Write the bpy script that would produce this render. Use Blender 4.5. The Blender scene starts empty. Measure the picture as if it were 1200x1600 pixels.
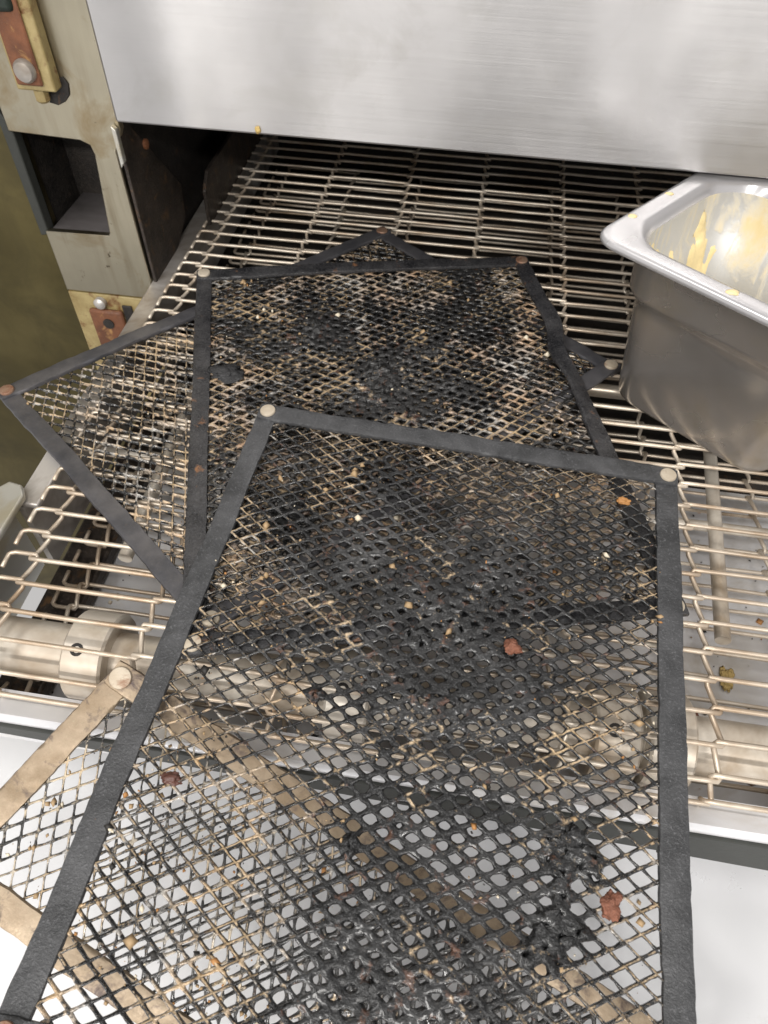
import bpy, bmesh, math, random
import numpy as np
from mathutils import Vector, Matrix

# ------------------------------------------------------------------ camera, light, exposure
S = 0.38                      # metres: height of the lens above the wire belt; layout numbers below are in units of S
sc = bpy.context.scene
COL = sc.collection
random.seed(4)

FPX = 1130.0                  # focal length in pixels of a 1200 x 1600 frame
def camera_axes():
    d1 = np.array([870 - 600, -577 - 800, FPX]); d1 /= np.linalg.norm(d1)
    h = np.array([1, .0276, 0.0])
    up = np.cross(h, d1); up /= np.linalg.norm(up)
    if up[1] > 0: up = -up
    return np.array([np.cross(d1, up), d1, up])
R = camera_axes()
cd = bpy.data.cameras.new('camera'); cam = bpy.data.objects.new('camera', cd); COL.objects.link(cam)
cd.sensor_fit = 'VERTICAL'; cd.sensor_height = 24.0; cd.sensor_width = 18.0
cd.lens = FPX / 1600 * 24.0
cd.clip_start = .01; cd.clip_end = 50
m = Matrix.Identity(4)
for i in range(3):
    m[i][0] = R[i][0]; m[i][1] = -R[i][1]; m[i][2] = -R[i][2]
m[2][3] = S
cam.matrix_world = m
cd.dof.use_dof = True; cd.dof.focus_distance = .44; cd.dof.aperture_fstop = cd.lens / 1000 / .0016
sc.camera = cam

w = bpy.data.worlds.new('World'); sc.world = w; w.use_nodes = True
bg = w.node_tree.nodes['Background']; bg.inputs[0].default_value = (1.0, .975, .955, 1); bg.inputs[1].default_value = .46

def ceiling_or_fill_lamp(loc, sx, sy, power, col=(1, .97, .93)):
    l = bpy.data.lights.new('ceiling_or_fill_lamp', 'AREA'); l.shape = 'RECTANGLE'; l.size = sx; l.size_y = sy
    l.energy = power; l.color = col
    o = bpy.data.objects.new('ceiling_or_fill_lamp', l); COL.objects.link(o); o.location = loc
    return o
ceiling_or_fill_lamp((.08, -.70, 2.0), .30, 1.3, 15)
ceiling_or_fill_lamp((-1.15, -.75, 2.0), .30, 1.3, 14)
ceiling_or_fill_lamp((-1.0, -2.6, 2.0), 1.2, .30, 82)  # added front fill, brightens the counter under the mesh
ceiling_or_fill_lamp((.75, -2.6, 2.0), 1.2, .30, 74)  # second added front fill, keeps the shadows soft
vs = sc.view_settings
vs.view_transform = 'Standard'; vs.look = 'None'; vs.gamma = 1; vs.exposure = 0.25

# ------------------------------------------------------------------ helpers
def mesh_obj(name, verts, faces, mat, parent=None, smooth=True, auto=None):
    me = bpy.data.meshes.new(name)
    v = (np.asarray(verts, float) * S)
    me.from_pydata(v.tolist(), [], faces)
    me.update()
    if smooth:
        me.polygons.foreach_set('use_smooth', [True] * len(me.polygons))
        if auto is not None:
            me.set_sharp_from_angle(angle=math.radians(auto))
    if mat: me.materials.append(mat)
    o = bpy.data.objects.new(name, me); COL.objects.link(o)
    if parent: o.parent = parent
    return o

def thing(name, label, cat, loc=(0, 0, 0), group=None):
    o = bpy.data.objects.new(name, None); COL.objects.link(o)
    o.location = Vector(loc) * S; o.empty_display_size = .02
    tag(o, label, cat, group); return o

def tag(o, label=None, cat=None, group=None, kind=None):
    if label: o['label'] = label
    if cat: o['category'] = cat
    if group: o['group'] = group
    if kind: o['kind'] = kind
    return o

class MB:
    def __init__(s): s.v = []; s.f = []
    def add(s, v, f):
        n = len(s.v); s.v += [tuple(p) for p in v]; s.f += [[i + n for i in q] for q in f]; return s
    def box(s, a, b):
        (x0, y0, z0), (x1, y1, z1) = a, b
        return s.add([(x0,y0,z0),(x1,y0,z0),(x1,y1,z0),(x0,y1,z0),(x0,y0,z1),(x1,y0,z1),(x1,y1,z1),(x0,y1,z1)],
                     [[3,2,1,0],[4,5,6,7],[0,1,5,4],[1,2,6,5],[2,3,7,6],[3,0,4,7]])
    def prism(s, pts, d):                    # pts: 3D polygon, d: extrusion vector
        n = len(pts); P = [Vector(p) for p in pts]; D = Vector(d)
        nrm = Vector((0, 0, 0))
        for i in range(n): nrm += P[i].cross(P[(i + 1) % n])
        if nrm.dot(D) > 0: P = P[::-1]
        return s.add(P + [p + D for p in P], [list(range(n)), list(range(2 * n - 1, n - 1, -1))] +
                     [[(i + 1) % n, i, n + i, n + (i + 1) % n] for i in range(n)])
    def tube(s, path, r, n=8, cap=True):
        P = [np.array(p, float) for p in path]; L = len(P); base = len(s.v)
        ref = None
        for i in range(L):
            t = P[min(i + 1, L - 1)] - P[max(i - 1, 0)]; t /= np.linalg.norm(t) + 1e-12
            if ref is None:
                ref = np.array([0, 0, 1.0]) if abs(t[2]) < .9 else np.array([1.0, 0, 0])
            a = ref - t * ref.dot(t); a /= np.linalg.norm(a); ref = a; b = np.cross(t, a)
            rr = r[i] if hasattr(r, '__len__') else r
            for k in range(n):
                q = 2 * math.pi * k / n; s.v.append(tuple(P[i] + rr * (a * math.cos(q) + b * math.sin(q))))
        for i in range(L - 1):
            for k in range(n):
                k2 = (k + 1) % n
                s.f.append([base + i * n + k, base + i * n + k2, base + (i + 1) * n + k2, base + (i + 1) * n + k])
        if cap:
            s.f.append([base + k for k in range(n)][::-1]); s.f.append([base + (L - 1) * n + k for k in range(n)])
        return s
    def lathe(s, prof, n, center, axis):     # prof: (r, h) along axis
        c = np.array(center, float); ax = np.array(axis, float); ax /= np.linalg.norm(ax)
        a = np.array([0, 0, 1.0]) if abs(ax[2]) < .9 else np.array([1.0, 0, 0])
        a = a - ax * a.dot(ax); a /= np.linalg.norm(a); b = np.cross(ax, a); base = len(s.v)
        for r, h in prof:
            for k in range(n):
                q = 2 * math.pi * k / n; s.v.append(tuple(c + ax * h + r * (a * math.cos(q) + b * math.sin(q))))
        for i in range(len(prof) - 1):
            for k in range(n):
                k2 = (k + 1) % n
                s.f.append([base + i * n + k, base + i * n + k2, base + (i + 1) * n + k2, base + (i + 1) * n + k])
        s.f.append([base + k for k in range(n)][::-1]); s.f.append([base + (len(prof) - 1) * n + k for k in range(n)])
        return s
    def build(s, name, mat, parent=None, smooth=True, auto=35, bevel=0, off=(0, 0, 0)):
        v = np.array(s.v) - np.array(off)
        o = mesh_obj(name, v, s.f, mat, parent, smooth, auto)
        if bevel:
            b = o.modifiers.new('bevel', 'BEVEL'); b.width = bevel * S; b.segments = 2; b.limit_method = 'ANGLE'
        return o

def rnd(ix, iy, iz, seed):
    h = (ix.astype(np.int64) * 374761393 + iy.astype(np.int64) * 668265263 + iz.astype(np.int64) * 2147483647 + seed * 1274126177) & 0xffffffff
    h = ((h ^ (h >> 13)) * 1274126177) & 0xffffffff
    return ((h ^ (h >> 16)) & 0xffff) / 65535.0
def vnoise(p, scale, seed=0):
    p = np.asarray(p, float) * scale
    if p.shape[1] == 2: p = np.hstack([p, np.zeros((len(p), 1))])
    i = np.floor(p).astype(int); f = p - i; f = f * f * (3 - 2 * f); out = 0
    for dx in (0, 1):
        for dy in (0, 1):
            for dz in (0, 1):
                wgt = (f[:, 0] if dx else 1 - f[:, 0]) * (f[:, 1] if dy else 1 - f[:, 1]) * (f[:, 2] if dz else 1 - f[:, 2])
                out = out + wgt * rnd(i[:, 0] + dx, i[:, 1] + dy, i[:, 2] + dz, seed)
    return out
def fbm(p, scale, seed=0, oct=3):
    a = .5; o = 0; t = 0
    for k in range(oct):
        o = o + a * vnoise(p, scale * 2 ** k, seed + k * 17); t += a; a *= .5
    return o / t

# ------------------------------------------------------------------ materials
class NT:
    def __init__(s, name):
        s.m = bpy.data.materials.new(name); s.m.use_nodes = True; s.t = s.m.node_tree
        s.b = s.t.nodes['Principled BSDF']; s.tc = s.t.nodes.new('ShaderNodeTexCoord')
    def n(s, t, **k):
        o = s.t.nodes.new(t)
        for a, v in k.items(): setattr(o, a, v)
        return o
    def l(s, a, b): s.t.links.new(a, b)
    def map(s, scale, coord='Object'):
        o = s.n('ShaderNodeMapping'); o.inputs['Scale'].default_value = scale
        s.l(s.tc.outputs[coord], o.inputs[0]); return o.outputs[0]
    def noise(s, scale, detail=4, rough=.55, vec=None, dist=0):
        o = s.n('ShaderNodeTexNoise'); o.inputs['Scale'].default_value = scale; o.inputs['Detail'].default_value = detail
        o.inputs['Roughness'].default_value = rough; o.inputs['Distortion'].default_value = dist
        s.l(vec if vec else s.tc.outputs['Object'], o.inputs['Vector']); return o.outputs['Fac']
    def ramp(s, fac, stops):
        o = s.n('ShaderNodeValToRGB'); e = o.color_ramp.elements
        while len(e) < len(stops): e.new(.5)
        for i, (p, c) in enumerate(stops):
            e[i].position = p; e[i].color = (c, c, c, 1) if not hasattr(c, '__len__') else (*c, 1)
        s.l(fac, o.inputs[0]); return o.outputs[0]
    def mix(s, fac, a, b):
        o = s.n('ShaderNodeMix', data_type='RGBA')
        for v, k in ((fac, 0), (a, 6), (b, 7)):
            if hasattr(v, 'links'): s.l(v, o.inputs[k])
            elif k == 0: o.inputs[0].default_value = v
            else: o.inputs[k].default_value = (*v, 1)
        return o.outputs[2]
    def math(s, op, a, b=0.0):
        o = s.n('ShaderNodeMath', operation=op)
        for v, k in ((a, 0), (b, 1)):
            if hasattr(v, 'links'): s.l(v, o.inputs[k])
            else: o.inputs[k].default_value = v
        return o.outputs[0]
    def set(s, **k):
        for a, v in k.items():
            i = s.b.inputs[{'col': 'Base Color', 'rough': 'Roughness', 'metal': 'Metallic', 'spec': 'Specular IOR Level'}.get(a, a)]
            if hasattr(v, 'links'): s.l(v, i)
            else: i.default_value = (*v, 1) if hasattr(v, '__len__') else v
        return s
    def bump(s, h, strength=.3, dist=.001):
        o = s.n('ShaderNodeBump'); o.inputs['Strength'].default_value = strength; o.inputs['Distance'].default_value = dist
        s.l(h, o.inputs['Height']); s.l(o.outputs[0], s.b.inputs['Normal']); return s

def mat_steel(name, col=(.62, .61, .6), r0=.24, r1=.42, stretch=(3, 60, 260), stain=None, stain_amt=0, metal=1.0, smudge=.25, aniso=0, specks=0, warp=0):
    t = NT(name); br = t.noise(6, 3, .6, t.map(stretch)); sm = t.noise(9, 4, .6)
    c = t.mix(t.ramp(sm, [(.35, 0), (.7, 1)]), tuple(x * (1 - smudge) for x in col), col)
    c = t.mix(t.ramp(br, [(.3, .0), (.7, .16 if not warp else .04)]), c, tuple(x * .7 for x in col))
    if stain:
        s1 = t.noise(14, 5, .65, dist=.6); f = t.ramp(s1, [(.52 - .2 * stain_amt, 0), (.72, 1)])
        c = t.mix(f, c, stain)
    if specks:
        c = t.mix(t.math('MULTIPLY', t.ramp(t.noise(95, 3, .6), [(.66, 0), (.72, 1)]), t.ramp(t.noise(11, 3, .6), [(.5 - .2 * specks, 0), (.62, specks)])), c, (.07, .05, .03))
        c = t.mix(t.math('MULTIPLY', t.ramp(t.noise(1, 4, .6, t.map((70, 70, 7))), [(.5, 0), (.75, 1)]), t.math('MULTIPLY', t.ramp(t.noise(8, 3, .6), [(.45, 0), (.65, 1)]), .6 * specks)), c, (.16, .11, .05))
    t.set(col=c, metal=metal, rough=t.ramp(t.math('ADD', t.math('MULTIPLY', br, .5), t.math('MULTIPLY', sm, .5)), [(.3, r0), (.7, r1)]))
    if warp: t.bump(t.math('ADD', t.math('MULTIPLY', br, .0006), t.noise(1, 1, .4, t.map((5.5, 1, 1.4)))), 1.0, warp)
    else: t.bump(br, .06, .0006)
    if aniso:
        tg = t.n('ShaderNodeTangent', direction_type='RADIAL', axis='Z'); t.l(tg.outputs[0], t.b.inputs['Tangent']); t.b.inputs['Anisotropic'].default_value = aniso; t.b.inputs['Anisotropic Rotation'].default_value = .25
    return t.m

def mat_crust(name, base=(.022, .022, .024), hi=(.075, .075, .08), rust=(.2, .085, .035), rust_amt=.1, rough=(.42, .75), grain=900, metal=.0, bump=.5):
    t = NT(name); a = t.noise(45, 6, .65); g = t.noise(grain, 3, .7); b = t.noise(70, 5, .7, dist=.5)
    c = t.mix(t.ramp(a, [(.35, 0), (.68, 1)]), base, hi)
    c = t.mix(t.ramp(g, [(.56, 0), (.74, .6 if bump > .3 else .1)]), c, tuple(min(.7, x * 2.6) for x in hi))
    c = t.mix(t.ramp(b, [(.72 - rust_amt, 0), (.80 - rust_amt * .6, 1)]), c, rust)
    t.set(col=c, rough=t.ramp(g, [(.3, rough[0]), (.7, rough[1])]), metal=metal)
    t.bump(t.math('ADD', t.math('MULTIPLY', a, .8), t.math('MULTIPLY', g, .55)), bump, .002); return t.m

def mat_grid(name, tan=.45, dark=(.008, .0083, .009), tancol=(.52, .36, .2), wear_glint=.5):
    """carbonised expanded metal: black crust with bare, tan or coppery strands where the grime attribute is low"""
    t = NT(name); at = t.n('ShaderNodeAttribute', attribute_name='grime')
    a = t.noise(38, 5, .65); b = t.noise(160, 4, .7); g = t.noise(750, 2, .6); c0 = t.noise(24, 3, .5)
    c = t.mix(t.ramp(g, [(.56, 0), (.78, .8)]), dark, (.12, .122, .128))
    c = t.mix(t.ramp(t.math('MULTIPLY', b, t.ramp(t.noise(90, 3, .6), [(.42, .35), (.62, 1)])), [(.50, 0), (.64, .8)]), c, (.12, .055, .032))
    f = t.math('SUBTRACT', t.math('ADD', t.math('MULTIPLY', a, .6), t.math('MULTIPLY', b, .75)), t.math('MULTIPLY', at.outputs['Fac'], .42))
    col = t.mix(t.ramp(c0, [(.4, 0), (.6, 1)]), tancol, (.42, .40, .37))
    c = t.mix(t.ramp(f, [(.80 - tan * .45, 0), (.88 - tan * .4, 1)]), c, col)
    rd = t.n('ShaderNodeAttribute', attribute_name='ridge'); w1 = t.noise(210, 3, .7); w2 = t.noise(17, 3, .6)
    wf = t.math('ADD', t.math('MULTIPLY', w1, .7), t.math('SUBTRACT', t.math('MULTIPLY', w2, .9), t.math('MULTIPLY', at.outputs['Fac'], .14)))
    c = t.mix(t.math('MULTIPLY', t.ramp(wf, [(.88 - wear_glint * .16, 0), (1.0 - wear_glint * .16, 1)]), t.ramp(rd.outputs['Fac'], [(.55, 0), (.95, 1)])), c, t.mix(w1, (.55, .36, .15), (.62, .50, .36)))  # worn tan metal and oily glints, both painted along the strand ridges
    rg = t.math('ADD', t.ramp(g, [(.3, .12), (.75, .5)]), t.math('MULTIPLY', at.outputs['Fac'], .16))
    t.set(col=c, rough=rg, metal=.1, spec=.55)
    t.set(**{'Coat Weight': t.ramp(t.noise(28, 4, .65), [(.46, .0), (.58, .75)]), 'Coat Roughness': .13, 'Coat IOR': 1.6})
    t.bump(t.math('ADD', b, t.math('MULTIPLY', g, .6)), .8, .0014); return t.m

M = {}
M['hood'] = mat_steel('brushed_steel', (.60, .59, .59), .30, .44, (1.2, 10, 110), stain=(.50, .49, .48), stain_amt=-.1, smudge=.16, metal=.9, aniso=.8, warp=.075)
M['post'] = mat_steel('yellow_reflection_steel', (.49, .445, .34), .28, .42, (60, 60, 5), stain=(.26, .18, .08), stain_amt=.12, smudge=.25, specks=1)  # yellow reflection put into the base colour; stains and specks are dirt
M['body'] = mat_steel('olive_steel', (.20, .165, .075), .26, .42, (40, 40, 5), stain=(.10, .085, .045), stain_amt=.5, smudge=.4)
M['rail'] = mat_steel('rail_steel', (.60, .57, .54), .35, .5, (30, 4, 30), stain=(.20, .16, .12), stain_amt=.35, metal=.5)
M['plate'] = mat_steel('plate_steel', (.68, .67, .62), .4, .55, (30, 4, 30), stain=(.45, .38, .22), stain_amt=.2, metal=.8)
M['tray'] = mat_steel('tray_steel', (.80, .80, .82), .28, .45, (4, 30, 30), stain=(.50, .46, .40), stain_amt=.12, metal=.3)
M['shaft'] = mat_steel('shaft_steel', (.74, .68, .59), .3, .45, (4, 60, 60), stain=(.30, .22, .14), stain_amt=.45, metal=.25)
M['wire'] = mat_steel('wire_steel', (.82, .73, .61), .28, .45, (20, 20, 20), stain=(.36, .25, .155), stain_amt=.55, metal=.45)
M['pan'] = mat_steel('pan_steel', (.60, .56, .52), .2, .34, (2, 2, 3), stain=(.50, .45, .36), stain_amt=.02, smudge=.2, metal=.85)
M['rim'] = mat_steel('pan_rim_steel', (.66, .65, .66), .18, .3, (3, 3, 3), smudge=.12, metal=.6)
t = NT('pan_lining_smeared'); n1 = t.noise(1, 5, .6, t.map((42, 42, 14)), .8); n2 = t.noise(1, 4, .6, t.map((120, 120, 40)))
f = t.ramp(t.math('ADD', t.math('MULTIPLY', n1, .8), t.math('MULTIPLY', n2, .2)), [(.49, 0), (.55, .4), (.66, 1)])
t.set(col=t.mix(f, (.62, .62, .61), t.mix(n2, (.74, .66, .45), (.68, .53, .25))), metal=t.ramp(f, [(0, .55), (.5, 0)]), rough=t.ramp(f, [(0, .5), (.6, .55)])); t.bump(f, .3, .0012); M['lining'] = t.m
M['black'] = mat_crust('oven_soot_and_shade', (.008, .007, .006), (.028, .022, .018), (.09, .045, .02), .1, (.5, .8), 400)  # soot; also colours the shadow patches at hinge and latch
M['bracket'] = mat_crust('sooty_bracket', (.025, .021, .018), (.07, .055, .045), (.15, .085, .04), .16, (.35, .6), 400, metal=.4)
M['rust'] = mat_crust('rusty_iron', (.10, .038, .018), (.21, .08, .035), (.40, .22, .08), .16, (.5, .8), 500, bump=.25)
M['yellow'] = mat_crust('greasy_yellow_metal', (.24, .175, .07), (.40, .32, .15), (.14, .06, .02), .2, (.3, .5), 300, bump=.15)
M['barA'] = mat_crust('black_crusted_bar', (.030, .031, .033), (.075, .076, .080), (.22, .10, .045), .02, (.25, .6), 650, bump=.6)
M['barB'] = mat_crust('burnt_bar', (.016, .016, .018), (.055, .054, .056), (.30, .14, .06), .09, (.15, .5), 650)
M['barC'] = mat_crust('blued_steel_bar', (.075, .075, .083), (.135, .13, .135), (.26, .13, .07), .03, (.35, .5), 600, metal=.45, bump=.15)
M['barD'] = mat_crust('tan_scorched_bar', (.20, .145, .09), (.33, .26, .185), (.07, .05, .045), .19, (.35, .55), 500, metal=.45, bump=.15)
M['gridA'] = mat_grid('grid_black', .24, wear_glint=.6)
M['gridB'] = mat_grid('grid_coppery', .68, dark=(.014, .0135, .0135), wear_glint=1.0, tancol=(.46, .31, .20))
M['gridC'] = mat_grid('grid_tan', .40, wear_glint=.7, tancol=(.56, .40, .25))
M['gridD'] = mat_grid('grid_dark_tan', .42, dark=(.03, .029, .028), tancol=(.60, .50, .36))
M['rivet'] = mat_crust('rivet_tan', (.40, .33, .24), (.56, .49, .39), (.26, .15, .09), .14, (.4, .6), 600, metal=.15, bump=.2)
M['rivetrust'] = mat_crust('rivet_rusty', (.26, .15, .10), (.45, .31, .22), (.22, .09, .05), .25, (.4, .6), 600, metal=.4, bump=.2)
M['char'] = mat_crust('char_lump', (.014, .014, .015), (.05, .05, .053), (.10, .05, .03), .03, (.3, .6), 700, bump=.9)
def flat(name, col, rough=.6, var=.25, scale=220, **k):
    t = NT(name); a = t.noise(scale, 5, .7)
    t.set(col=t.mix(a, tuple(x * (1 - var) for x in col), tuple(min(1, x * (1 + var)) for x in col)), rough=rough, **k)
    t.bump(a, .3 if scale == 220 else .9, .0008 if scale == 220 else .002); return t.m
t = NT('counter_white'); a = t.noise(7, 5, .65, dist=.8); b = t.noise(25, 6, .75, dist=.4)
t.set(col=t.mix(t.ramp(b, [(.62, 0), (.78, .5)]), t.mix(a, (.73, .735, .75), (.79, .795, .81)), (.52, .50, .46)), rough=t.ramp(a, [(.3, .26), (.7, .38)]), metal=.25); M['counter'] = t.m
M['sauce'] = flat('mustard_sauce', (.82, .67, .36), .28, .12)
M['tan'] = flat('crumb_tan', (.38, .26, .14)); M['orange'] = flat('crumb_orange', (.40, .19, .06)); M['pale'] = flat('crumb_pale', (.70, .62, .48))
M['soot'] = flat('crumb_black', (.02, .018, .016)); M['red'] = flat('scrap_red', (.25, .10, .06), .4, .7, 420); M['cheese'] = flat('scrap_yellow', (.64, .46, .17), .4, .4, 420)
M['darkred'] = flat('scrap_dark_red', (.09, .035, .025), .4, .5); M['darkgreen'] = flat('dark_green', (.012, .02, .014), .5); M['pocketgrey'] = mat_steel('pocket_grey', (.17, .155, .155), .4, .6, (10, 10, 10), stain=(.05, .045, .04), stain_amt=.5, metal=.4)
M['gap'] = flat('gap_dark', (.03, .032, .028), .6)  # flat near-black for the shaded skirt and the post's edge strip

# ------------------------------------------------------------------ counter and tray
c = MB(); TZ = -.405
c.box((-3, -4, TZ - .04), (3, .452, TZ))
o = c.build('counter', M['counter'], bevel=.004); tag(o, 'smooth pale grey landing counter in front of the conveyor', 'counter', kind='structure')

tray = thing('crumb_tray', 'pale steel crumb tray under the front end of the wire belt', 'tray', (0, .8, -.25))
OFF = (0, .8, -.25)
MB().box((-.70, .43, -.262), (1.3, 1.20, -.25)).build('tray_floor', M['tray'], tray, off=OFF)
MB().prism([(-1.2, .4125, -.112), (-1.2, .386, -.106), (-1.2, .380, -.113), (-1.2, .380, -.128), (-1.2, .387, -.128), (-1.2, .387, -.118), (-1.2, .4125, -.122)], (2.6, 0, 0)).build('front_lip', M['tray'], tray, auto=50, off=OFF)
MB().box((-1.2, .4125, -.30), (1.4, .43, -.115)).build('front_wall', M['tray'], tray, off=OFF)
MB().prism([(-1.2, .374, -.129), (1.4, .374, -.129), (1.4, .374, -.285), (.40, .374, -.222), (-.70, .374, -.163), (-1.2, .374, -.162)], (0, .0125, 0)).build('front_skirt', M['gap'], tray, bevel=.002, off=OFF)  # face below the lip, its shade put into the dark colour
MB().box((-.70, 1.16, -.9), (1.5, 1.20, -.262)).build('back_skirt', M['tray'], tray, off=OFF)

# ------------------------------------------------------------------ conveyor frame, shaft, rods
frame = thing('conveyor', 'steel conveyor frame with side rails and front drive shaft under the belt', 'conveyor', (0, .9, -.1))
OFF = (0, .9, -.1)
MB().prism([(-.765, .73, -.008), (-.722, .73, -.008), (-.722, 2.6, -.008), (-.765, 2.6, -.008)], (0, 0, -.012)).build('side_rail', M['rail'], frame, bevel=.003, off=OFF)
MB().box((-.765, .73, -.20), (-.753, 2.6, -.0205)).build('side_rail', M['rail'], frame, off=OFF)
MB().prism([(-.80, .38, .012), (-.742, .38, .012), (-.742, .735, .012), (-.757, .757, .012), (-.783, .762, .012), (-.80, .74, .012)], (0, 0, -.014)).build('end_plate', M['plate'], frame, bevel=.004, off=OFF)
MB().box((-.80, .38, -.22), (-.789, .738, -.0025)).build('end_plate', M['plate'], frame, off=OFF)
YC, RB = .502, .095; ZC = -RB
sh = MB().tube([(-.745, YC, ZC), (1.3, YC, ZC)], .045, 32).build('drive_shaft', M['shaft'], frame, off=OFF)
for x in (-.535, -.11, .30, .38, .72):
    cm = MB().lathe([(.052, -.034), (.070, -.034), (.074, -.030), (.074, .030), (.070, .034), (.052, .034)], 36, (x, YC, ZC), (1, 0, 0))
    cm.build('collar', M['shaft'], sh, off=OFF)
    d = np.array([0, -.36, .93]); p = np.array([x - .008, YC, ZC]) + d * .0705
    MB().lathe([(.0105, 0), (.0105, .0045), (.006, .0047), (.005, .0025)], 16, p, d).build('set_screw', M['black'], sh, off=OFF)
for x0, x1 in ((.513, .555), (-.09, -.09), (-.58, -.60)):
    MB().tube([(x0, .712, -.115), (x1, 1.22, -.115)], .0135, 16).build('support_rod', M['shaft'], frame, off=OFF)
MB().tube([(-.75, .98, -.125), (1.3, .98, -.125)], .011, 12).build('cross_rod', M['shaft'], frame, off=OFF)
MB().tube([(-.75, 1.34, -.11), (1.3, 1.34, -.11)], .016, 12).build('cross_rod', M['shaft'], frame, off=OFF)
MB().box((-.752, .44, -.24), (-.665, 1.25, -.205)).build('chain_guard', M['bracket'], frame, bevel=.006, off=OFF)

# ------------------------------------------------------------------ wire belt: every bent wire strand is a piece
belt = thing('wire_belt', 'tan steel wire mesh conveyor belt running into the oven', 'conveyor belt', (0, 1.0, 0))
OFF = np.array((0, 1.0, 0)); PIT = .0497; WR = .0041
XE = [-.715, -.672, -.44, -.22, -.003, .218, .434, .655, .875, 1.09, 1.14]
STRAIGHT = 2.55 - YC
def path(s, n=0.0):
    """belt centre line, s measured from the front tangent point (positive into the oven), n outward"""
    arc = math.pi * RB
    if s >= 0: return (YC + s, n)
    if s > -arc:
        a = -s / RB
        return (YC - (RB + n) * math.sin(a), -RB + (RB + n) * math.cos(a))
    return (YC + (-s - arc), -2 * RB - n)
nrow0 = -int((math.pi * RB + 1.95) / PIT); nrow1 = int(STRAIGHT / PIT)
OFFS = .012
for i in range(nrow0, nrow1):
    s0 = i * PIT + .012 + random.uniform(-.0012, .0012); pts = []
    low = s0; up = s0 + PIT + OFFS * .6
    dz = random.uniform(-.0008, .0008)
    def P(x, s, n):
        y, z = path(s, n + dz); pts.append((x, y, z))
    for k in range(len(XE) - 1):
        a, b = XE[k], XE[k + 1]; upper = (k % 2 == 0)
        s = up if upper else low
        if k == 0:
            for ss in (.45, .7, .9): P(a, low + (up - low) * ss, -.004 + .004 * ss)
            P(a + .003, s - .003, 0); P(a + .010, s, 0)
        else:
            P(a - .003, s, 0); P(a + .012, s, 0)
        if b - a > .1: P((a + b) / 2, s + random.uniform(-.0015, .0015), random.uniform(-.001, .001))
        P(b - .012, s, 0); P(b + .003, s, 0)
        if k < len(XE) - 2:
            sa, sb = (up, low) if upper else (low, up)
            d = (sb - sa)
            P(b + .0065, sa + d * .07, -.0035); P(b + .005, sa + d * .18, -.0085); P(b, sa + d * .5, -.0095); P(b - .005, sa + d * .82, -.0085); P(b - .0065, sa + d * .93, -.0035)
    pts = [tuple(np.array(p) - OFF) for p in pts]
    MB().tube(pts, WR, 6).build('wire', M['wire'], belt, auto=None)

# ------------------------------------------------------------------ oven
oven = thing('conveyor_oven', 'stainless conveyor oven with pale front panel over a sooty opening', 'oven', (0, 1.5, 0))
OFF = (0, 1.5, 0)
HY = 1.405
MB().box((-.738, HY, .370), (1.9, HY + .022, 1.5)).build('front_panel', M['hood'], oven, bevel=.005, off=OFF)
MB().box((-.733, HY + .0225, .374), (1.9, HY + .10, .386)).build('panel_return', M['hood'], oven, off=OFF)
# post with a cut-out pocket, front face at y = 1.43
PY = 1.43
post = MB()
out = [(-.995, -.056), (-.766, -.056), (-.766, .30), (-.744, .345), (-.744, 1.5), (-.995, 1.5), (-.995, .322), (-.84, .316), (-.822, .308), (-.818, .29), (-.836, .112), (-.84, .104), (-.995, .100)]
post.prism([(x, PY, z) for x, z in out], (0, .018, 0))
po = post.build('post', M['post'], oven, bevel=.003, off=OFF)
MB().box((-.985, PY + .0185, .05), (-.80, PY + .19, .0985)).build('pocket_floor', M['pocketgrey'], po, off=OFF)
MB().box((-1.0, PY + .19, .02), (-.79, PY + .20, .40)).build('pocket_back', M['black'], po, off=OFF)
MB().prism([(-.90, PY + .19, .13), (-.83, PY + .19, .14), (-.83, PY + .19, .30), (-.88, PY + .19, .30), (-.895, PY + .19, .27)], (0, -.022, 0)).build('pocket_latch', M['pocketgrey'], po, bevel=.006, off=OFF)
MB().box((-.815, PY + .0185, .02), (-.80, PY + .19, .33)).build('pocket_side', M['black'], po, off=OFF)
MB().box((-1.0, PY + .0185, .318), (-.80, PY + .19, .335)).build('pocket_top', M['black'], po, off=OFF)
MB().prism([(-1.012, PY + .004, .375), (-.988, PY + .004, .33), (-.99, PY + .004, .09), (-1.012, PY + .004, .085)], (0, .03, 0)).build('edge_strip', M['gap'], po, bevel=.003, off=OFF)  # near-black strip down the pocket's open left edge
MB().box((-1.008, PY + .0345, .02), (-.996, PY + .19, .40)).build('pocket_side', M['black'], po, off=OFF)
# lower skirt of the post with its rusty latch
sk = MB().box((-.997, PY + .004, -.40), (-.765, PY + .02, -.0625)).build('post_skirt', M['yellow'], oven, bevel=.003, off=OFF)
MB().box((-.950, PY - .012, -.34), (-.862, PY + .0035, -.100)).build('latch_plate', M['rust'], sk, bevel=.007, off=OFF)
MB().box((-.8615, PY - .002, -.27), (-.836, PY + .0035, -.085)).build('latch_shadow_plate', M['black'], sk, bevel=.003, off=OFF)  # black strip set in as the latch's shadow
MB().lathe([(.014, 0), (.014, .003), (.009, .0035)], 20, (-.904, PY - .0122, -.136), (0, -1, 0)).build('latch_hole', M['black'], sk, off=OFF)
MB().lathe([(.015, 0), (.015, .012), (.010, .017), (.004, .019)], 18, (-.915, PY + .003, -.083), (0, -1, 0)).build('bolt_head', M['rail'], sk, off=OFF)
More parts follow.
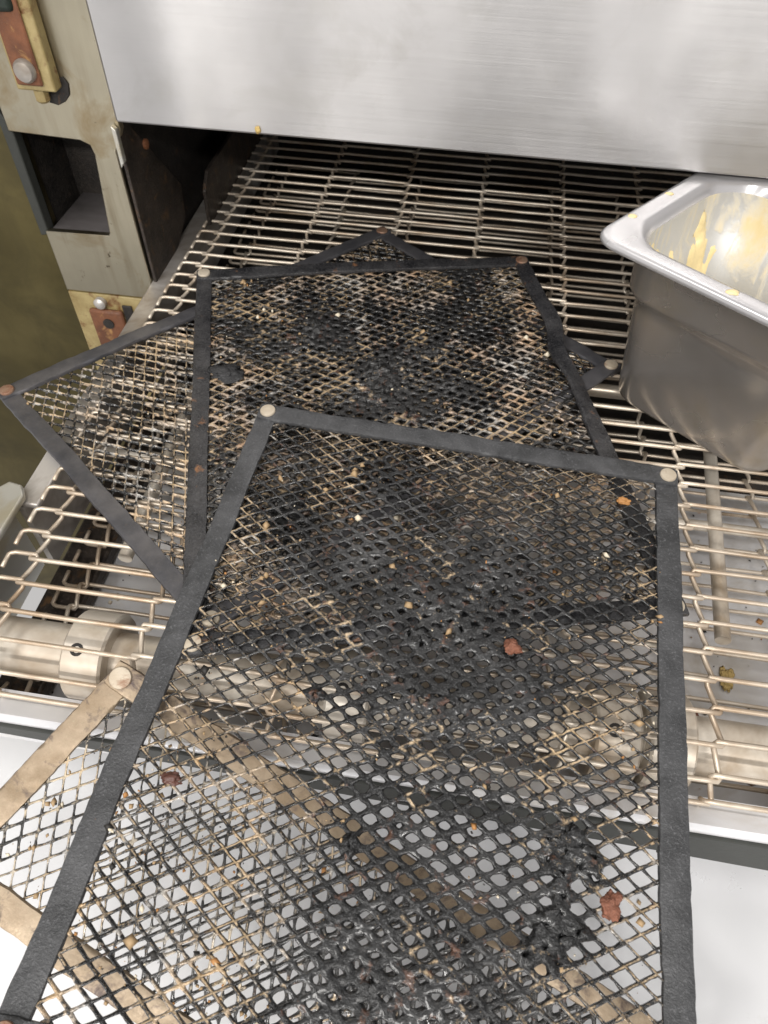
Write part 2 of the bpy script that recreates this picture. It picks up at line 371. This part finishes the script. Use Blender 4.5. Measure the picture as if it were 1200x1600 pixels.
# hinge at the top of the post
hg = MB().box((-.922, PY - .030, .418), (-.842, PY - .0005, .62)).build('hinge_bracket', M['yellow'], oven, bevel=.004, off=OFF)
MB().box((-.914, PY - .0375, .430), (-.862, PY - .0305, .62)).build('hinge_bar', M['rust'], hg, bevel=.004, off=OFF)
MB().lathe([(.021, 0), (.021, .006), (.017, .012), (.008, .0155), (.002, .016)], 24, (-.886, PY - .038, .458), (0, -1, 0)).build('hinge_bolt', M['rail'], hg, off=OFF)
MB().lathe([(.014, 0), (.014, .02), (.010, .024)], 8, (-.883, PY - .014, .4175), (0, 0, -1)).build('hinge_nut', M['yellow'], hg, off=OFF)
MB().prism([(x, PY - .0005, z) for x, z in [(-.902, .416), (-.835, .438), (-.828, .425), (-.832, .405), (-.845, .392), (-.862, .384), (-.880, .388), (-.895, .402)]], (0, -.003, 0)).build('hinge_shade_patch', M['black'], hg, bevel=.002, off=OFF)  # black patch in place of the shadow around the hinge nut
MB().prism([(-1.03, PY - .045, .545), (-.868, PY - .045, .552), (-.868, PY - .045, .75), (-1.03, PY - .045, .75)], (0, .04, 0)).build('dark_cover', M['darkgreen'], oven, bevel=.01, off=OFF)
# body panel beside the post, interior
MB().box((-2.4, PY + .035, -1.6), (-.99, PY + .05, 1.5)).build('body_panel', M['body'], oven, off=OFF)
MB().box((-.985, PY + .021, -1.6), (-.77, PY + .04, -.05)).build('body_panel', M['body'], oven, off=OFF)
MB().prism([(-.752, 1.432, .352), (-.752, 1.47, .352), (-.752, 1.684, .110), (-.752, 1.672, .030), (-.752, 1.56, -.02), (-.752, 1.432, -.02)], (-.008, 0, 0)).build('side_bracket', M['bracket'], oven, bevel=.002, off=OFF)
MB().prism([(-.7475, 1.414, .350), (-.7475, 1.414, .285), (-.757, 1.414, .273), (-.757, 1.414, .358)], (0, .0145, 0)).build('bracket_flange', M['plate'], oven, bevel=.002, off=OFF)
MB().lathe([(.011, 0), (.011, .006), (.004, .009)], 12, (-.7515, 1.535, .272), (1, 0, 0)).build('bracket_screw', M['rust'], oven, off=OFF)
MB().prism([(-.70, 1.70, -.005), (-.70, 1.704, .085), (-.70, 1.745, .12), (-.70, 2.6, .12), (-.70, 2.6, -.005)], (-.009, 0, 0)).build('belt_guide', M['bracket'], oven, bevel=.002, off=OFF)
MB().box((-.90, 2.58, -.4), (1.9, 2.62, 1.0)).build('cavity_back', M['black'], oven, off=OFF)
MB().box((-.785, 1.452, -.4), (-.77, 2.58, .5)).build('cavity_side', M['black'], oven, off=OFF)
MB().box((-.77, 1.52, .40), (1.9, 2.58, .43)).build('cavity_roof', M['black'], oven, off=OFF)
MB().box((-.77, 1.22, -.27), (1.9, 2.58, -.24)).build('cavity_floor', M['black'], oven, off=OFF)
MB().box((-.75, 1.205, -.40), (1.9, 1.219, -.215)).build('oven_sill', M['bracket'], oven, off=OFF)

# ------------------------------------------------------------------ screens
LWD, SWD = .0385, .0247
def make_grid(name, O, eu, ev, W, L, parent, ctr, mat, clog_fn, along_v, seed, sag, wmin=.0028):
    nu, nv = (LWD, SWD) if not along_v else (SWD, LWD)
    en = np.cross(eu, ev); en /= np.linalg.norm(en)
    if en[2] < 0: en = -en
    iu = np.arange(0, int(W / nu) + 2); iv = np.arange(0, int(L / nv) + 2)
    c1 = np.array([(a * nu, b * nv) for a in iu for b in iv]); c2 = c1 + (nu / 2, nv / 2)
    C = np.vstack([c1, c2]); mg = .006
    C = C[(C[:, 0] > mg) & (C[:, 0] < W - mg) & (C[:, 1] > mg) & (C[:, 1] < L - mg)]
    nC = len(C); N = 20; th = np.arange(N) * 2 * math.pi / N
    a, b = nu / 2, nv / 2; hin = a * b / math.hypot(a, b)
    ct, st = np.cos(th), np.sin(th)
    # diamond boundary, sampled so that the four corners are hit
    rd = 1 / (np.abs(ct) / a + np.abs(st) / b) if False else None
    q = (np.arange(N) / N * 4); seg = q.astype(int); fr = q - seg
    cor = np.array([(a, 0), (0, b), (-a, 0), (0, -b), (a, 0)])
    D = cor[seg] * (1 - fr)[:, None] + cor[seg + 1] * fr[:, None]
    ang = np.arctan2(D[:, 1] / b, D[:, 0] / a); E = np.stack([np.cos(ang) * a, np.sin(ang) * b], 1)
    cf = clog_fn(C[:, 0], C[:, 1]); shut = np.clip((cf - 1.0) / .25, 0, 1); cl = np.clip(cf, 0, 1)
    half = wmin + .0032 * cl + .0026 * np.clip(cl - .6, 0, 1) / .4 * (.5 + rnd(np.arange(nC), np.arange(nC) * 0, np.arange(nC) * 0, seed))
    half = np.clip(half * (1 + .25 * (rnd(np.arange(nC), np.arange(nC) * 3, np.arange(nC) * 0, seed + 3) - .5)), .0016, hin * .93)
    k = (1 - half / hin) * (1 - .97 * shut)
    hb = k[:, None, None] * D[None]; he = (k * .80)[:, None, None] * E[None] * np.array([1.0, .98])
    rb = np.clip(.18 + .75 * cl, 0, .92)[:, None, None]
    hole = hb * (1 - rb) + he * rb
    outer = np.repeat(D[None], nC, 0)
    rings = []; tt = .0026 + .0022 * cl
    sgn = (D[:, 1] / b) if not along_v else (D[:, 0] / a)
    til = .0034 * (1 - .6 * cl)
    def ring(XY, z): 
        p = np.concatenate([XY + C[:, None, :], np.broadcast_to(z, (nC, N))[..., None]], 2); rings.append(p)
    z0 = np.zeros((nC, N))
    ring(outer, z0 + .0028)
    ring(outer * .45 + hole * .55, z0 + tt[:, None] * .95 - til[:, None] * sgn * .5)
    ring(hole, z0 - til[:, None] * sgn)
    ring(outer * .45 + hole * .55, z0 - tt[:, None] * .9 - til[:, None] * sgn * .5)
    ring(outer, z0 - .0028)
    P = np.stack(rings, 1).reshape(-1, 3)
    grime = np.repeat(cl, 5 * N); ridge = np.tile(np.repeat(np.array([1.0, .6, 0, 0, 0]), N), nC)
    # noise displacement, a function of position only, so that shared borders stay shut
    gf = clog_fn(P[:, 0], P[:, 1]); g2 = np.clip(gf, 0, 1)
    amp = .0012 + .0035 * g2 + .006 * np.clip((gf - .9) / .3, 0, 1)
    for ax, sd in ((0, 11), (1, 12)): P[:, ax] += (fbm(P[:, :2], 130, seed + sd, 2) - .5) * amp * 1.2
    pz = P[:, 2].copy()
    P[:, 2] += (fbm(P[:, :2] + 7, 150, seed + 13, 2) - .4) * amp * 1.3 * np.where(pz > -.001, 1, .3)
    P[:, 2] += np.where(pz > -.001, .007, -.002) * np.clip((gf - 1) / .6, 0, 1)
    edge = np.clip(np.minimum.reduce([P[:, 0], W - P[:, 0], P[:, 1], L - P[:, 1]]) / .12, 0, 1)
    e2 = np.clip((np.minimum.reduce([P[:, 0], W - P[:, 0], P[:, 1], L - P[:, 1]]) - .012) / .03, 0, 1); P[:, 2] *= .3 + .7 * e2
    P[:, 2] += sag * edge * (fbm(P[:, :2] + 3, 5, seed + 21, 2) - .5) * 2
    Wd = O + P[:, :1] * eu + P[:, 1:2] * ev + P[:, 2:] * en - ctr
    idx = np.arange(nC * 5 * N).reshape(nC, 5, N); f = []
    for r in range(4):
        A0 = idx[:, r, :]; A1 = np.roll(A0, -1, 1); B0 = idx[:, r + 1, :]; B1 = np.roll(B0, -1, 1)
        f.append(np.stack([A0, A1, B1, B0], 2).reshape(-1, 4))
    F = np.vstack(f)
    key = np.round(Wd * 20000).astype(np.int64); _, first, inv = np.unique(key, axis=0, return_index=True, return_inverse=True)
    inv = inv.reshape(-1); Vv = Wd[first]; F = inv[F]; gr = grime[first]; rg = ridge[first]
    F = F[(F[:, 0] != F[:, 1]) & (F[:, 1] != F[:, 2]) & (F[:, 2] != F[:, 3]) & (F[:, 3] != F[:, 0]) & (F[:, 0] != F[:, 2])]
    o = mesh_obj(name, Vv, F.tolist(), mat, parent)
    at = o.data.attributes.new('grime', 'FLOAT', 'POINT'); at.data.foreach_set('value', gr.astype(np.float32))
    at = o.data.attributes.new('ridge', 'FLOAT', 'POINT'); at.data.foreach_set('value', rg.astype(np.float32))
    return o

def make_bar(parent, ctr, p0, p1, up, mat, width=.037, th=.0085, seed=0, rough=.0019, lat=None, lift=None, roll=None, ext=.017):
    p0 = np.array(p0, float); p1 = np.array(p1, float); d = p1 - p0; Ln = np.linalg.norm(d); d /= Ln
    p0 = p0 - d * ext; p1 = p1 + d * ext; Ln += 2 * ext
    side = np.cross(up, d); side /= np.linalg.norm(side); n = 90
    prof = [(-.5, -.1), (-.46, .42), (-.38, .5), (-.2, .53), (0, .54), (.2, .53), (.38, .5), (.46, .42), (.5, -.1), (.46, -.5), (0, -.5), (-.46, -.5)]
    K = len(prof); V = []
    for i in range(n + 1):
        t = i / n; c = p0 + d * (Ln * t); wd = width
        if i in (0, n): wd *= .90
        la = lat(t) if lat else 0; li = lift(t) if lift else 0; ro = roll(t) if roll else 0
        s2 = side * math.cos(ro) + up * math.sin(ro); u2 = up * math.cos(ro) - side * math.sin(ro)
        for (a, b) in prof: V.append(c + side * la + up * li + s2 * a * wd + u2 * b * th)
    V = np.array(V)
    V += ((fbm(V, 7, seed + 40, 2) - .5) * .007)[:, None] * side + ((fbm(V, 6, seed + 50, 2) - .5) * .003)[:, None] * up
    V += ((fbm(V, 60, seed, 3) - .5) * rough * 2)[:, None] * up + ((fbm(V + 5, 80, seed + 9, 3) - .5) * rough * 2)[:, None] * side
    F = [[i * K + k, i * K + (k + 1) % K, (i + 1) * K + (k + 1) % K, (i + 1) * K + k] for i in range(n) for k in range(K)]
    F += [list(range(K))[::-1], [n * K + k for k in range(K)]]
    F = [q[::-1] for q in F]
    return mesh_obj('frame_bar', V - ctr, F, mat, parent, True, 50)

def make_rivet(parent, ctr, p, up, mat, r=.0145, h=.0075):
    return MB().lathe([(r * .9, -.003), (r, 0), (r, h * .45), (r * .93, h * .68), (r * .6, h * .8), (r * .2, h * .83), (r * .02, h * .83)], 20, np.array(p) - ctr, up).build('rivet', mat, parent)

def blob(u, v, cu, cv, ru, rv, rot=0):
    c, s = math.cos(rot), math.sin(rot); x = (u - cu) * c + (v - cv) * s; y = -(u - cu) * s + (v - cv) * c
    return np.exp(-((x / ru) ** 2 + (y / rv) ** 2))

def make_screen(label, O, U, V, barmat, gridmat, clog, rivets, seed, along_v=False, sag=.006, bars=None, width=.037, rr=.0145, wmin=.0027):
    """O corner, U and V the two sides as vectors (rivet to rivet)"""
    O, U, V = np.array(O, float), np.array(U, float), np.array(V, float)
    ctr = O + (U + V) / 2; W, L = np.linalg.norm(U), np.linalg.norm(V); eu, ev = U / W, V / L
    up = np.cross(eu, ev); up /= np.linalg.norm(up)
    if up[2] < 0: up = -up
    th = thing('baking_screen', label, 'baking screen', ctr, 'baking screens piled on the belt')
    g = make_grid('mesh_sheet', O, eu, ev, W, L, th, ctr, gridmat, clog, along_v, seed, sag, wmin)
    hi = up * .0052; lo = up * .0; opts = bars or {}
    make_bar(th, ctr, O + hi, O + U + hi, up, barmat, width, seed=seed + 1, **opts.get('top', {}))
    make_bar(th, ctr, O + V + hi, O + U + V + hi, up, barmat, width, seed=seed + 2, **opts.get('bottom', {}))
    make_bar(th, ctr, O + lo, O + V + lo, up, barmat, width, seed=seed + 3, **opts.get('left', {}))
    make_bar(th, ctr, O + U + lo, O + U + V + lo, up, barmat, width, seed=seed + 4, **opts.get('right', {}))
    for k, p in enumerate((O, O + U, O + V, O + U + V)):
        make_rivet(th, ctr, p + up * .0084, up, M[rivets[k]], rr)
    return th, (O, eu, ev, up, W, L, ctr)

def clogC(u, v): 
    p = np.stack([u, v], 1); return .35 * fbm(p, 9, 71, 3) - .05 + .6 * blob(u, v, .75, .45, .25, .4)
def clogB(u, v):
    p = np.stack([u, v], 1); return np.clip((fbm(p, 8, 31, 3) - .38) * 2.2, 0, 1) * .9 + .35 * blob(u, v, .35, .35, .25, .3) + .2
def clogA(u, v):
    p = np.stack([u, v], 1); n = (fbm(p, 9, 5, 3) - .5)
    g = (1.2 * blob(u, v, .40, .32, .23, .19, .5) + .65 * blob(u, v, .22, .30, .12, .12) - .6 * blob(u, v, .15, .78, .2, .25) - .3 * blob(u, v, .68, .8, .06, .2) + .65 * blob(u, v, .30, .48, .22, .06, .1)
         + .8 * blob(u, v, .42, .66, .13, .16, -.3) + 1.05 * blob(u, v, .42, .87, .15, .13) + .7 * blob(u, v, .48, .95, .2, .08)
         + .9 * blob(u, v, .60, .67, .045, .09) + .5 * blob(u, v, .62, .20, .12, .08) + .35 * blob(u, v, .25, .08, .25, .05))
    n2 = fbm(p, 38, 55, 2) - .5
    c = sum(blob(u, v, *b) for b in ((.597, .648, .026, .020), (.628, .664, .022, .020), (.592, .70, .012, .03), (.60, .745, .032, .018), (.575, .775, .026, .018), (.33, .70, .010, .016), (.36, .40, .02, .012), (.24, .52, .014, .01)))
    return g * .82 + n * 1.05 - .05 + 2.2 * np.clip(c + n2 * .5 - .12, 0, 1.0)
def clogD(u, v):
    p = np.stack([u, v], 1); return np.clip((fbm(p, 10, 91, 3) - .45) * 2, 0, 1) * .2 + .75 * blob(u, v, .72, .2, .26, .25)

def scr_bend(t, c, wd): return math.exp(-((t - c) / wd) ** 2)
sC = make_screen('dark screen turned diagonally at the bottom of the pile, corner overhanging the left rail',
                 (-.895, .981, .0095), (.6475, .7327, .0), (.5585, -.4437, .0), M['barC'], M['gridC'], clogC,
                 ['rivetrust', 'rivetrust', 'rivet', 'rivet'], 300, along_v=True, sag=.004, wmin=.0021)
sB = make_screen('burnt screen with a buckled right bar, in the middle of the pile',
                 (-.6240, 1.4230, .0270), (.733, .187, .0), (.274, -.933, -.013), M['barB'], M['gridB'], clogB,
                 ['rivet', 'rivetrust', 'rivet', 'rivet'], 200, sag=.007,
                 bars={'right': dict(lat=lambda t: .008 * scr_bend(t, .24, .07) - .014 * scr_bend(t, .37, .06), lift=lambda t: .006 + .012 * scr_bend(t, .36, .12), roll=lambda t: .35 * scr_bend(t, .33, .12) - .5 * scr_bend(t, .46, .1), rough=.002),
                       'top': dict(rough=.0018, lift=lambda t: .004 * scr_bend(t, .5, .3))})
sA = make_screen('large black crusted screen on top of the pile, overhanging the counter',
                 (-.351, .967, .0520), (.735, -.040, -.002), (-.0563, -.971, -.052), M['barA'], M['gridA'], clogA,
                 ['rivet', 'rivet', 'rivetrust', 'rivet'], 100, sag=.006, width=.040, wmin=.0024)
sD = make_screen('tan-barred screen leaning down from the belt to the counter, under the large black screen',
                 (-.4445, .4304, -.004), (.949, -.3386, -.300), (-.1695, -.268, -.086), M['barD'], M['gridD'], clogD,
                 ['rivet', 'rivet', 'rivet', 'rivet'], 400, along_v=True, sag=.003, width=.042, rr=.0168, wmin=.0018)

# ------------------------------------------------------------------ charred lumps, crumbs and scraps
def lump_verts(rad, seed, sub=3, squash=(1, 1, .5), rough=.5):
    bm = bmesh.new(); bmesh.ops.create_icosphere(bm, subdivisions=sub, radius=1)
    v = np.array([x.co for x in bm.verts]); f = [[x.index for x in q.verts] for q in bm.faces]; bm.free()
    v = v * (1 + rough * (fbm(v + seed * 3.7, 1.6, seed, 3) - .5) * 2 + rough * .7 * (fbm(v + seed * 1.7, 5.5, seed + 5, 2) - .5))[:, None]
    return v * np.array(squash) * rad, f
def on_screen(s, u, v, h=0):
    O, eu, ev, up, W, L, ctr = s[1]; return O + eu * u + ev * v + up * h
v0, f = lump_verts(.03, 40, 4, (1, .85, .13), 1.0); mesh_obj('char_lump', v0 + on_screen(sB, .055, .35, .006) - sB[1][6], f, M['char'], sB[0])

def crumbs(name, label, pts, size, mats, seed):
    rs = np.random.RandomState(seed); V = []; F = []; mi = []
    T = np.array([(1, 1, 1), (1, -1, -1), (-1, 1, -1), (-1, -1, 1), (0, 0, 1.3)]) * .6
    FF = [(0, 1, 2), (0, 3, 1), (0, 2, 3), (1, 3, 2)]
    B = np.array([(1, 0, 0), (-1, 0, 0), (0, 1, 0), (0, -1, 0), (0, 0, 1), (0, 0, -1)], float)
    BF = [(0, 2, 4), (2, 1, 4), (1, 3, 4), (3, 0, 4), (2, 0, 5), (1, 2, 5), (3, 1, 5), (0, 3, 5)]
    for p in pts:
        q = B * (size * min(2.1, .3 + .45 * rs.pareto(2.2))) * rs.uniform(.5, 1.3, 3) + rs.uniform(-.25, .25, (6, 3)) * size
        a = rs.uniform(0, 6.28); c, s = math.cos(a), math.sin(a); q = q @ np.array([(c, -s, 0), (s, c, 0), (0, 0, 1)])
        n = len(V); V += list(q + p); F += [[i + n for i in t] for t in BF]; mi += [rs.choice(len(mats), p=[x[1] for x in mats])] * 8
    o = mesh_obj(name, V, F, None, None, True)
    for mname, _ in mats: o.data.materials.append(M[mname])
    o.data.polygons.foreach_set('material_index', mi); tag(o, label, 'crumbs', kind='stuff'); return o
def scatter(s, n, seed, dens=None, h=.004):
    rs = np.random.RandomState(seed); out = []
    O, eu, ev, up, W, L, ctr = s[1]
    while len(out) < n:
        u, v = rs.uniform(.02, W - .02), rs.uniform(.02, L - .02)
        if dens is not None and rs.rand() > dens(u, v): continue
        for _ in range(rs.choice([1, 1, 2, 5])):
            out.append(on_screen(s, u + rs.normal(0, .008), v + rs.normal(0, .008), h + rs.uniform(-.003, .001)))
    return out
mixA = [('tan', .42), ('orange', .08), ('pale', .15), ('soot', .35)]
one = lambda x: np.array([x])
crumbs('crumbs', 'tan and orange burnt crumbs caught in the large black screen', scatter(sA, 520, 1, lambda u, v: .15 + .6 * math.exp(-((u - .1) / .12) ** 2) + .4 * math.exp(-((u - .68) / .1) ** 2 - ((v - .25) / .3) ** 2)), .0036, mixA, 1)
crumbs('crumbs', 'pale and coppery burnt crumbs covering the middle screen', scatter(sB, 600, 2), .0038, [('tan', .40), ('orange', .06), ('pale', .24), ('soot', .30)], 2)
crumbs('crumbs', 'tan crumbs caught in the diagonal bottom screen', scatter(sC, 200, 3), .0030, mixA, 3)
crumbs('crumbs', 'tan crumbs caught in the narrow tan-barred screen', scatter(sD, 320, 4), .0034, mixA, 4)
rs = np.random.RandomState(8)
crumbs('crumbs', 'dark specks and crumbs fallen on the crumb tray', [np.array((rs.uniform(-.68, .75), rs.uniform(.44, 1.15), -.248)) for _ in range(420)], .0045, [('tan', .2), ('orange', .15), ('pale', .15), ('soot', .5)], 8)
crumbs('crumbs', 'small crumbs fallen on the counter beneath the screens', [np.array((rs.uniform(-.6, .45), rs.uniform(-.2, .34), TZ + .002)) for _ in range(110)], .0024, [('tan', .4), ('orange', .2), ('pale', .1), ('soot', .3)], 9)

def scrap(name, label, p, r, mat, seed, squash=(1, 1, .5), rough=.5, cat='food scrap'):
    v0, f = lump_verts(r, seed, 4, squash, rough * 1.5); o = mesh_obj(name, v0, f, M[mat]); o.location = Vector(tuple(p)) * S
    return tag(o, label, cat)
scrap('food_scrap', 'reddish scrap on the large black screen near its right bar', on_screen(sA, .655, .705, .008), .0115, 'red', 51, (.95, 1.1, .5), .7)
scrap('food_scrap', 'small reddish scrap near the middle of the large black screen', on_screen(sA, .50, .385, .008), .013, 'red', 52, (1, .9, .5), .6)
scrap('food_scrap', 'dark red scrap beside the left bar of the large black screen', on_screen(sA, .075, .672, .002), .011, 'darkred', 53, (1.2, .8, .4), .6)
scrap('food_scrap', 'orange scrap near the upper right corner of the large black screen', on_screen(sA, .66, .07, .004), .008, 'orange', 54, (1.3, .8, .5), .6)
scrap('cheese_scrap', 'folded yellow scrap on the crumb tray beside the support rod', (.57, .715, -.246), .018, 'cheese', 55, (.55, 1.3, .14), .8)
scrap('cheese_scrap', 'large yellow scrap on the crumb tray at the right edge of the view', (.645, .60, -.243), .030, 'cheese', 56, (1.3, .7, .13), .7)
scrap('cheese_scrap', 'brownish yellow scrap on the tray below the front of the belt at right', (.60, .445, -.11), .020, 'cheese', 57, (1.5, .5, .3), .7)
scrap('food_scrap', 'tiny red scrap on the crumb tray between the wires at right', (.50, .625, -.245), .011, 'red', 58, (.6, 1.2, .5), .6)
scrap('grease_drop', 'tiny orange drop stuck to the lower edge of the oven front panel', (-.448, HY - .003, .381), .006, 'cheese', 59, (.9, .5, 1.2), .4, 'food scrap')

# ------------------------------------------------------------------ pan
PT = np.array((.79, -.613, 0)); PN = np.array((.613, .79, 0)); PT /= np.linalg.norm(PT); PN /= np.linalg.norm(PN)
PW, PD, PH = .50, .43, .352
pc = PT * (-.572 + PW / 2) + PN * (1.04 + PD / 2); PC = np.array((pc[0], pc[1], .006))
pan = thing('steel_food_pan', 'deep steel food pan with yellow sauce residue standing on the belt at right', 'pan', PC)
def rrect(hw, hd, r, n=10):
    out = []
    for cx, cy, a0 in ((hw - r, hd - r, 0), (-hw + r, hd - r, 90), (-hw + r, -hd + r, 180), (hw - r, -hd + r, 270)):
        for k in range(n + 1):
            a = math.radians(a0 + 90 * k / n); out.append((cx + r * math.cos(a), cy + r * math.sin(a)))
    # refine straight sides
    res = []
    for i, p in enumerate(out):
        q = out[(i + 1) % len(out)]; res.append(p)
        if i % (n + 1) == n:
            for k in range(1, 12): res.append((p[0] + (q[0] - p[0]) * k / 12, p[1] + (q[1] - p[1]) * k / 12))
    return res
def pan_ring(inset, z, r): return [PT * x + PN * y + np.array((0, 0, z)) for x, y in rrect(PW / 2 - inset, PD / 2 - inset, r)]
def loft(rings, cap0=False, cap1=False):
    n = len(rings[0]); V = [p for r in rings for p in r]; F = []
    for i in range(len(rings) - 1):
        for k in range(n):
            k2 = (k + 1) % n; F.append([i * n + k, i * n + k2, (i + 1) * n + k2, (i + 1) * n + k])
    if cap0: F.append(list(range(n))[::-1])
    if cap1: F.append([(len(rings) - 1) * n + k for k in range(n)])
    return V, F
outer = [(.105, .0, .03), (.092, .003, .045), (.082, .014, .055), (.078, .03, .06), (.060, PH * .66, .064), (.052, PH * .695, .068), (.046, PH * .715, .072), (.041, PH - .03, .074), (.040, PH - .012, .075), (.034, PH - .004, .078)]
o2 = []
for q0, q1 in zip(outer, outer[1:]):
    st = 10 if q1[1] - q0[1] > .05 else 2
    o2 += [tuple(q0[j] + (q1[j] - q0[j]) * k / st for j in range(3)) for k in range(st)]
V, F = loft([pan_ring(*a) for a in o2 + [outer[-1]]], True); mesh_obj('pan_wall', V, F, M['pan'], pan, True, 80)
rimr = [(.034, PH - .004, .078), (.010, PH - .0055, .05), (.003, PH - .011, .045), (.0, PH - .008, .043), (.0, PH - .002, .043), (.004, PH + .003, .046), (.012, PH + .0045, .05), (.030, PH + .003, .066), (.038, PH + .001, .074), (.045, PH - .006, .080), (.050, PH - .018, .084)]
V, F = loft([pan_ring(*a) for a in rimr]); mesh_obj('rim', V, F, M['rim'], pan, True, 70)
inn = [(.050, PH - .018, .084), (.053, PH * .74, .082), (.062, PH * .70, .078), (.075, PH * .5, .075), (.085, .10, .075), (.092, .03, .07), (.104, .014, .06), (.13, .010, .045)]
V, F = loft([pan_ring(*a) for a in inn], False, True); mesh_obj('pan_lining', V, F, M['lining'], pan, True, 60)
# sauce left on the lining: a thin thick-edged film with a shape of its own
NS = 70; prof = []
for k in range(NS + 1):
    t_ = k / NS * (len(inn) - 1); i_ = min(int(t_), len(inn) - 2); f_ = t_ - i_
    prof.append([inn[i_][j] * (1 - f_) + inn[i_ + 1][j] * f_ for j in range(3)])
ringsP = [[PT * x + PN * y + np.array((0, 0, a[1])) for x, y in rrect(PW / 2 - a[0], PD / 2 - a[0], a[2], 24)] for a in prof]
nR = len(ringsP[0]); A = np.array(ringsP); flatP = A.reshape(-1, 3)
arc = np.arange(nR)[None].repeat(NS + 1, 0).reshape(-1); dep = np.arange(NS + 1)[:, None].repeat(nR, 1).reshape(-1) / NS
loc = flatP.copy(); loc[:, 2] *= .33
hgt = fbm(loc + 3, 15, 77, 5) - .56 - .10 * np.clip(.14 - dep, 0, 1) / .14 + .02 * dep
inward = -flatP.copy(); inward[:, 2] = 0; inward /= np.linalg.norm(inward, axis=1)[:, None] + 1e-9; inward[:, 2] = .5
film = flatP + inward * (np.clip(hgt * .12, -.0018, .006))[:, None]
keep = hgt > -.04; F = []
for i in range(NS):
    for k in range(nR):
        q = [i * nR + k, i * nR + (k + 1) % nR, (i + 1) * nR + (k + 1) % nR, (i + 1) * nR + k]
        if keep[q].sum() >= 3: F.append(q)
used = np.unique(np.array(F)); remap = -np.ones(len(film), int); remap[used] = np.arange(len(used))
mesh_obj('sauce_film', film[used], [[int(remap[i]) for i in q] for q in F], M['sauce'], pan)
rs = np.random.RandomState(3)
for k in range(10):
    i = rs.randint(0, nR); 
    p = np.array(pan_ring(.018 + rs.uniform(-.008, .01), PH + .004, .06)[rs.randint(0, 80)])
    v0, f = lump_verts(rs.uniform(.004, .010), 80 + k, 2, (1.2, .9, .35), .5); mesh_obj('sauce_spot', v0 + p, f, M['sauce'], pan)
